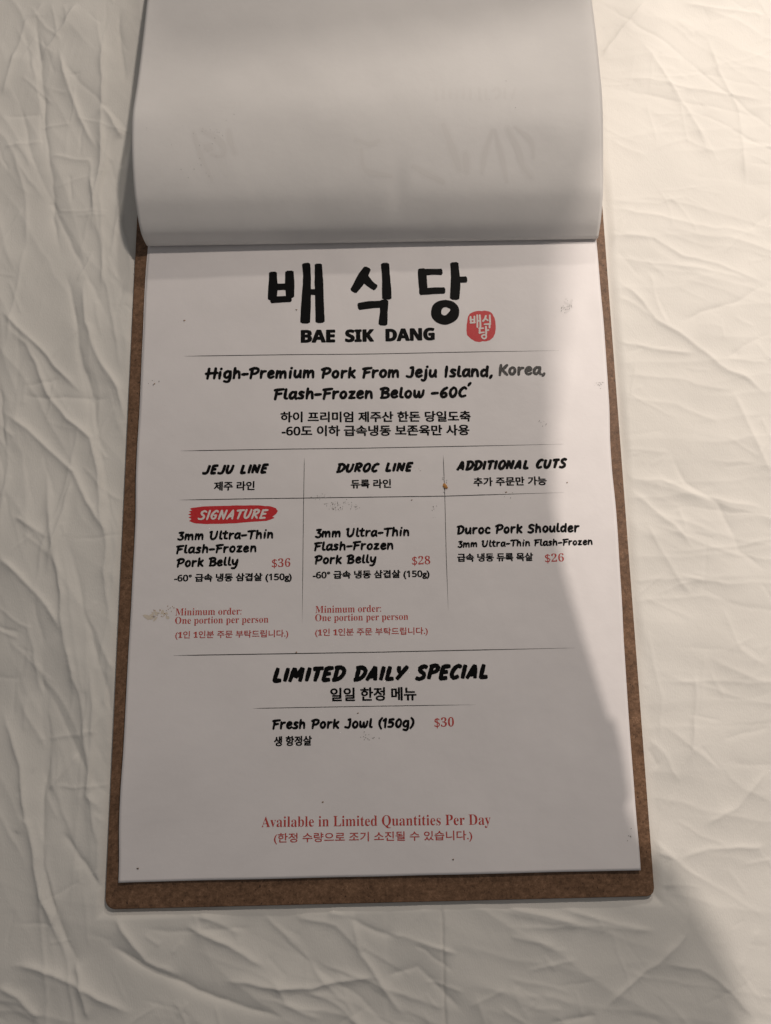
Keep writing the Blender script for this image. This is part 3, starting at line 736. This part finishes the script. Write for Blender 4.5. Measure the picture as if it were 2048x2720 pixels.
def brush_text(pr, text, font, p0, p1, h, thick, slant, cap):
    gap = 0.07 if font is BODY else 0.06
    strokes = []; x = 0
    for ch in text:
        adv, st = font[ch]
        jx, jy, js = random.uniform(-.012, .012), random.uniform(-.02, .02), random.uniform(.97, 1.03)
        low = font is BODY and ch.islower()
        fy = (lambda v: v*1.19 if v <= .62 else .738+(v-.62)*.69) if low else (lambda v: v)
        for s_ in st:
            cur = []
            for i, p in enumerate(s_):
                q = (x+p[0]*js+jx+slant*p[1], thick/2+(fy(p[1])*js+jy)*(1-thick))
                if cur and i and s_[i-1] == p: strokes.append(cur); cur = [q]; continue
                cur.append(q)
            strokes.append(cur)
        x += adv+(gap if ch != ' ' else 0.05)
    xs = [p[0] for s_ in strokes for p in s_]; a, b = min(xs), max(xs)
    w = math.hypot(p1[0]-p0[0], p1[1]-p0[1]); sx = (w-thick*h)/max(b-a, 1e-3)
    ux, uy = (p1[0]-p0[0])/w, (p1[1]-p0[1])/w
    for s_ in strokes:
        if len(s_) < 2: continue
        pts = []
        for (px, py) in s_:
            X = (px-a)*sx+thick*h/2; Y = py*h; pts.append((p0[0]+ux*X, p0[1]+uy*X+Y))
        t = thick*h*(1.0 if sx > h*.8 else 0.93)
        pr.ribbon(pts, [t*.92, t*1.06, t*.98, t*.84], cap)
def maths(s, bold_sans=False):
    A, a, d = (0x1D5D4, 0x1D5EE, 0x1D7EC) if bold_sans else (0x1D400, 0x1D41A, 0x1D7CE)
    r = ''
    for ch in s:
        if 'A' <= ch <= 'Z': r += chr(A+ord(ch)-65)
        elif 'a' <= ch <= 'z': r += chr(a+ord(ch)-97)
        elif '0' <= ch <= '9': r += chr(d+ord(ch)-48)
        else: r += ch
    return r
def digits(s, base): return ''.join(chr(base+ord(c)-48) if '0' <= c <= '9' else c for c in s)
def font_text(pr, text, p0, p1, h, fat, off=0):
    c = bpy.data.curves.new('t', 'FONT'); c.body = text; c.resolution_u = 3; c.offset = off
    o = bpy.data.objects.new('t', c); COL.objects.link(o); bpy.context.view_layer.update()
    me = bpy.data.meshes.new_from_object(o.evaluated_get(bpy.context.evaluated_depsgraph_get()))
    V = np.array([v.co[:2] for v in me.vertices]); F = [tuple(p.vertices) for p in me.polygons]
    bpy.data.objects.remove(o); bpy.data.curves.remove(c); bpy.data.meshes.remove(me)
    mn, mx = V.min(0), V.max(0); w = math.hypot(p1[0]-p0[0], p1[1]-p0[1]); ux, uy = (p1[0]-p0[0])/w, (p1[1]-p0[1])/w
    X = fat+(V[:, 0]-mn[0])/(mx[0]-mn[0])*(w-2*fat); Y = fat*.7+(V[:, 1]-mn[1])/(mx[1]-mn[1])*(h-1.4*fat)
    offs = [(0, 0)] if fat <= 0 else [(0, 0)]+[(fat*math.cos(a), fat*.7*math.sin(a)) for a in (0, math.pi/2, math.pi, -math.pi/2, .8, 2.35, 3.95, 5.5)]
    for dx, dy in offs:
        pr.face_set(list(zip(p0[0]+ux*X+dx, p0[1]+uy*X+Y+dy)), F, 0.003)

def lettering():
    for style, text, p0, p1, h, col, _ in LINES:
        pr = Print(base=0.10 if style != 'headw' else 0.19)
        mat = INK[col]; par = PAGE; name = 'text_line'
        if style == 'body':
            brush_text(pr, text, BODY, (p0[0], p0[1]-.03*h), (p1[0], p1[1]-.03*h), h*1.08, 0.232 if text != "'" else .5, 0.07, 'round')
        elif style == 'head': brush_text(pr, text, HEAD, p0, p1, h*1.08, 0.262, 0.16, 'flat')
        elif style == 'headw': brush_text(pr, text, HEAD, p0, p1, h, 0.20, 0.20, 'round'); par = BLOB_O; name = 'lettering'
        elif style == 'kor': font_text(pr, digits(text, 0x1D7E2), p0, p1, h, 0.27 if h > 6.0 else 0.23)
        elif style == 'korr': font_text(pr, digits(text, 0x1D7CE), p0, p1, h, 0.07)
        elif style == 'ser': font_text(pr, maths(text), p0, p1, h, 0, -0.006)
        elif style == 'sans': font_text(pr, maths(text, True), p0, p1, h, 0.50)
        pr.build(name, mat, par)
def irregular(pts, sub, amp):
    out = []
    n = len(pts)
    for i in range(n):
        a, b = np.array(pts[i]), np.array(pts[(i+1) % n])
        for k in range(sub): out.append(tuple(a+(b-a)*k/sub+np.array([random.uniform(-amp, amp), random.uniform(-amp, amp)])))
    return out
def patch(name, pts, mat, parent, label, sub=3, amp=0.12):
    P = irregular(pts, sub, amp); pr = Print(base=0.06)
    c = tuple(np.mean(np.array(P), 0)); n = len(P)
    rings = [P]; 
    for f in (.66, .33): rings.append([(c[0]+(x-c[0])*f, c[1]+(y-c[1])*f) for x, y in P])
    pts_ = [p for r in rings for p in r]+[c]; fs = []
    for k in range(2):
        for i in range(n): j = (i+1) % n; fs.append((k*n+i, k*n+j, (k+1)*n+j, (k+1)*n+i))
    fs += [(2*n+i, 2*n+(i+1) % n, 3*n) for i in range(n)]
    pr.face_set(pts_, fs, 0); return pr.build(name, mat, parent, label)
BLOB_O = patch('brush_patch', BLOB, INK['stamp'], PAGE, 'red brushed patch behind white brush lettering', 2, 0.10)
STAMP_O = patch('seal_stamp', STAMP, INK['stamp'], PAGE, 'round red seal stamp with white lettering', 2, 0.10)
lettering()
pr = Print(base=0.19)
for pts, ws in STAMP_STROKES: pr.ribbon(pts, ws, 'round', 0.04)
pr.build('lettering', INK['w'], STAMP_O)
title = bpy.data.objects.new('title_lettering', None); COL.objects.link(title); title.parent = PAGE
for k, syl in enumerate(TITLE):
    pr = Print(base=0.10)
    for pts, ws in syl: pr.ribbon(pts, ws, 'flat', 0.045)
    if k == 2:
        o_, i_ = [spline(list(r)+[r[0]], 0.8)[:-1] for r in RING]
        n = 64
        def resamp(r):
            ang = np.array([math.atan2(p[1]-RC[1], p[0]-RC[0]) for p in r]); rad = np.array([math.hypot(p[0]-RC[0], p[1]-RC[1]) for p in r])
            o2 = np.argsort(ang); return np.interp(np.linspace(-math.pi, math.pi, n, endpoint=False), ang[o2], rad[o2], period=2*math.pi)
        RC = np.mean(np.array(i_), 0); ro, ri = resamp(o_), resamp(i_)
        A = np.linspace(-math.pi, math.pi, n, endpoint=False)
        P = [(RC[0]+ro[i]*math.cos(A[i]), RC[1]+ro[i]*math.sin(A[i])) for i in range(n)]+[(RC[0]+ri[i]*math.cos(A[i]), RC[1]+ri[i]*math.sin(A[i])) for i in range(n)]
        pr.face_set(P, [(i, (i+1) % n, n+(i+1) % n, n+i) for i in range(n)])
    pr.build('syllable', INK['k'], title)
for pts, wd in RULES:
    pr = Print(base=0.07); P = []
    for a, b in zip(pts, pts[1:]):
        for i in range(24): P.append((a[0]+(b[0]-a[0])*i/24, a[1]+(b[1]-a[1])*i/24))
    P.append(pts[-1]); n = len(P); V = []; F = []
    dx, dy = pts[-1][0]-pts[0][0], pts[-1][1]-pts[0][1]; L = math.hypot(dx, dy); nx, ny = -dy/L, dx/L
    for i, (x, y) in enumerate(P):
        t = i/(n-1); env = min(1, t*16+.08)*min(1, (1-t)*4+.08); h_ = wd*env/2
        V += [(x+nx*h_, y+ny*h_), (x-nx*h_, y-ny*h_)]
    pr.face_set(V, [(2*i, 2*i+1, 2*i+3, 2*i+2) for i in range(n-1)], 0)
    pr.build('ruled_line', INK['line'], PAGE)

# flecks, scuffs and dried drips on the page
r = random.Random(3)
cols = {'d': Print(base=0.13), 'b': Print(base=0.13), 'g': Print(base=0.12), 't': Print(base=0.07), 's': Print(base=0.07)}
def fleck(pr, x, y, s):
    if abs(x) > 137.5: return
    n = 6; a = r.uniform(0, 6); e = r.uniform(1, 2.4); c, s_ = math.cos(a), math.sin(a)
    pts = []
    for k in range(n):
        t = 2*math.pi*k/n; q = s*r.uniform(.6, 1.2); u, v = q*e*math.cos(t), q*math.sin(t); pts.append((x+u*c-v*s_, y+u*s_+v*c))
    pr.face_set(pts, [tuple(range(n))])
for k, ((x, y), rx, ry, n) in enumerate(FLECKS):
    cx = [(r.gauss(0, .6), r.gauss(0, .6)) for _ in range(4)]
    for _ in range(n):
        g = r.choice(cx); u, v = g[0]+r.gauss(0, .35), g[1]+r.gauss(0, .35)
        kind = 'g' if k in (2, 3, 4, 10) and r.random() < .75 else ('b' if k in (5, 6) and r.random() < .6 else r.choice('ddgg'))
        fleck(cols[kind], x+u*rx*.7, y+v*ry*.7, r.uniform(.09, .26) if kind != 'g' else r.uniform(.12, .34))
for kk, key in ((5, 't'), (6, 't'), (2, 's')):
    (x, y), rx, ry, n = FLECKS[kk]
    for _ in range(n//4+3): fleck(cols[key], x+r.gauss(0, .45)*rx, y+r.gauss(0, .45)*ry, r.uniform(.35, 1.25))
for x, y in SPECKS: fleck(cols['d'], x, y, .32); fleck(cols['b'], x+.4, y+.2, .3)
for k, nm in (('d', 'soot_specks'), ('b', 'sauce_specks'), ('g', 'grey_scuffs'), ('t', 'grease_marks'), ('s', 'faint_smudges')):
    o = cols[k].build(nm, FLECK[k], PAGE); o['kind'] = 'stuff'
# a toasted crumb
bm = bmesh.new()
bmesh.ops.create_icosphere(bm, subdivisions=2, radius=1.0)
for v in bm.verts:
    v.co *= 1+0.45*(r.random()-.5); v.co.x *= 0.0011; v.co.y *= 0.0017; v.co.z *= 0.0006
me = bpy.data.meshes.new('crumb'); bm.to_mesh(me); bm.free(); me.materials.append(CRUMB_M)
o = bpy.data.objects.new('crumb', me); COL.objects.link(o); o.rotation_euler = (0, 0, .6)
o.location = (CRUMB[0]*M, CRUMB[1]*M, (float(zf(CRUMB[0], CRUMB[1]))+.5)*M)
tag(o, 'small toasted orange crumb stuck on the page beside the right column line', 'crumb')

# ------------------------------------------------------------------ the page turned back over the clip
PL = [(430, .95), (400, 1.0), (380, 1.1), (370.5, 1.3), (368.1, 2.4), (368.0, 5.0), (368.6, 7.8), (371, 14.2), (378, 20.3), (387.6, 26.6), (405.3, 31.9), (427.2, 35.0), (439.9, 34.3), (455.6, 31.2), (481.2, 27.4), (504.8, 24.7), (525.4, 22.3), (560, 17.5), (610, 9), (660, 3.5), (735, -1.5)]
PR = [(430, .95), (400, 1.0), (380, 1.1), (370.0, 1.3), (367.6, 2.2), (367.5, 4.4), (368.9, 6.9), (374.4, 14.0), (385.0, 21.6), (394, 24.6), (403.4, 27.0), (424.0, 32.2), (443.5, 34.7), (460.4, 33.6), (491.6, 30.8), (516.0, 26.9), (540, 22.5), (570, 17), (615, 9), (665, 3.5), (740, -1.5)]
def flipped():
    n = 260
    def rs(P):
        C = np.array(spline(P, 1.2)); d = np.concatenate([[0], np.cumsum(np.hypot(*np.diff(C, axis=0).T))])
        # equal control index on both sides keeps the rolls in step
        idx = np.array([np.argmin(np.hypot(C[:, 0]-p[0], C[:, 1]-p[1])) for p in P]); return C, d, idx
    (CL, dL, iL), (CR, dR, iR) = rs(PL), rs(PR)
    t = np.linspace(0, len(PL)-1, n*2)
    def ev(C, d, idx):
        s = np.interp(t, np.arange(len(PL)), d[idx]); return np.interp(s, d, C[:, 0]), np.interp(s, d, C[:, 1])
    yl, zl = ev(CL, dL, iL); yr, zr = ev(CR, dR, iR)
    def soften(a):
        out = a.copy(); k = np.exp(-np.linspace(-2, 2, 41)**2); k /= k.sum()
        sm = np.convolve(np.pad(a, 20, 'edge'), k, 'valid'); wgt = np.clip((t-6.2)/1.2, 0, 1); return a*(1-wgt)+sm*wgt
    yl, zl, yr, zr = [soften(a) for a in (yl, zl, yr, zr)]
    u = np.linspace(0, 1, 150)
    Y = yl[:, None]*(1-u)+yr[:, None]*u; Z = zl[:, None]*(1-u)+zr[:, None]*u
    X = -139.7+279.4*u[None, :]+0*Y
    top = np.clip((Z-8)/12, 0, 1)*(t[:, None] > 6)
    Z = Z+top*(1.5*(vnoise(X/70, Y/60, 71)-.5)+0.5*(vnoise(X/26, Y/24, 72)-.5))*np.clip(np.minimum(u, 1-u)*8, 0, 1)
    # a dent above the middle of the fold, and a dog-eared corner on the left
    Z = Z-top*1.3*np.exp(-((X-16-(Y-385)*.15)/5.0)**2-((Y-388)/13.)**2)
    s1 = (X+139.7)-(Y-378)*0.9-0; Z = Z-top*0.8*sig(-(s1+2)/1.2)*sig((Y-376)/2.)*sig((400-Y)/5.)*0.8
    o = grid_mesh('turned_page', X, Y, Z, PAPER_BACK)
    s = o.modifiers.new('t', 'SOLIDIFY'); s.thickness = 0.00008; s.offset = 0
    tag(o, 'blank back of a menu page turned up and over the top of the clipboard', 'page')
    from mathutils.bvhtree import BVHTree
    bvh = BVHTree.FromPolygons([v.co for v in o.data.vertices], [tuple(p.vertices) for p in o.data.polygons])
    def ztop(x, y):
        out = []
        for a, b in zip(np.ravel(x), np.ravel(y)):
            h = bvh.ray_cast(Vector((a*M, b*M, 0.2)), Vector((0, 0, -1)))[0]; out.append(h.z/M if h else 0)
        return np.array(out)
    for pts, wd in GHOST:
        pr = Print(ztop, 0.07); pr.ribbon(pts, [wd*1.5, wd*2.0, wd*1.6], 'round', .12); g0 = pr.build('show_through_mark', INK['ghost2'], o)
        if wd > 2: pr = Print(ztop, 0.10); pr.ribbon(pts, [wd*.7, wd*1.25, wd*.8], 'round', .15); pr.build('mark_core', INK['ghost'], g0)
    pr = Print(ztop, 0.16); rr = random.Random(9)
    for x, y, n_, sp in ((-95, 425, 26, 16), (-100, 405, 16, 12), (40, 520, 6, 7), (95, 455, 3, 20), (60, 440, 3, 20)):
        for _ in range(n_): fleck(pr, x+rr.gauss(0, sp), y+rr.gauss(0, sp*.6), rr.uniform(.08, .26))
    g = pr.build('grey_specks', FLECK['g'], o); g['kind'] = 'stuff'
flipped()
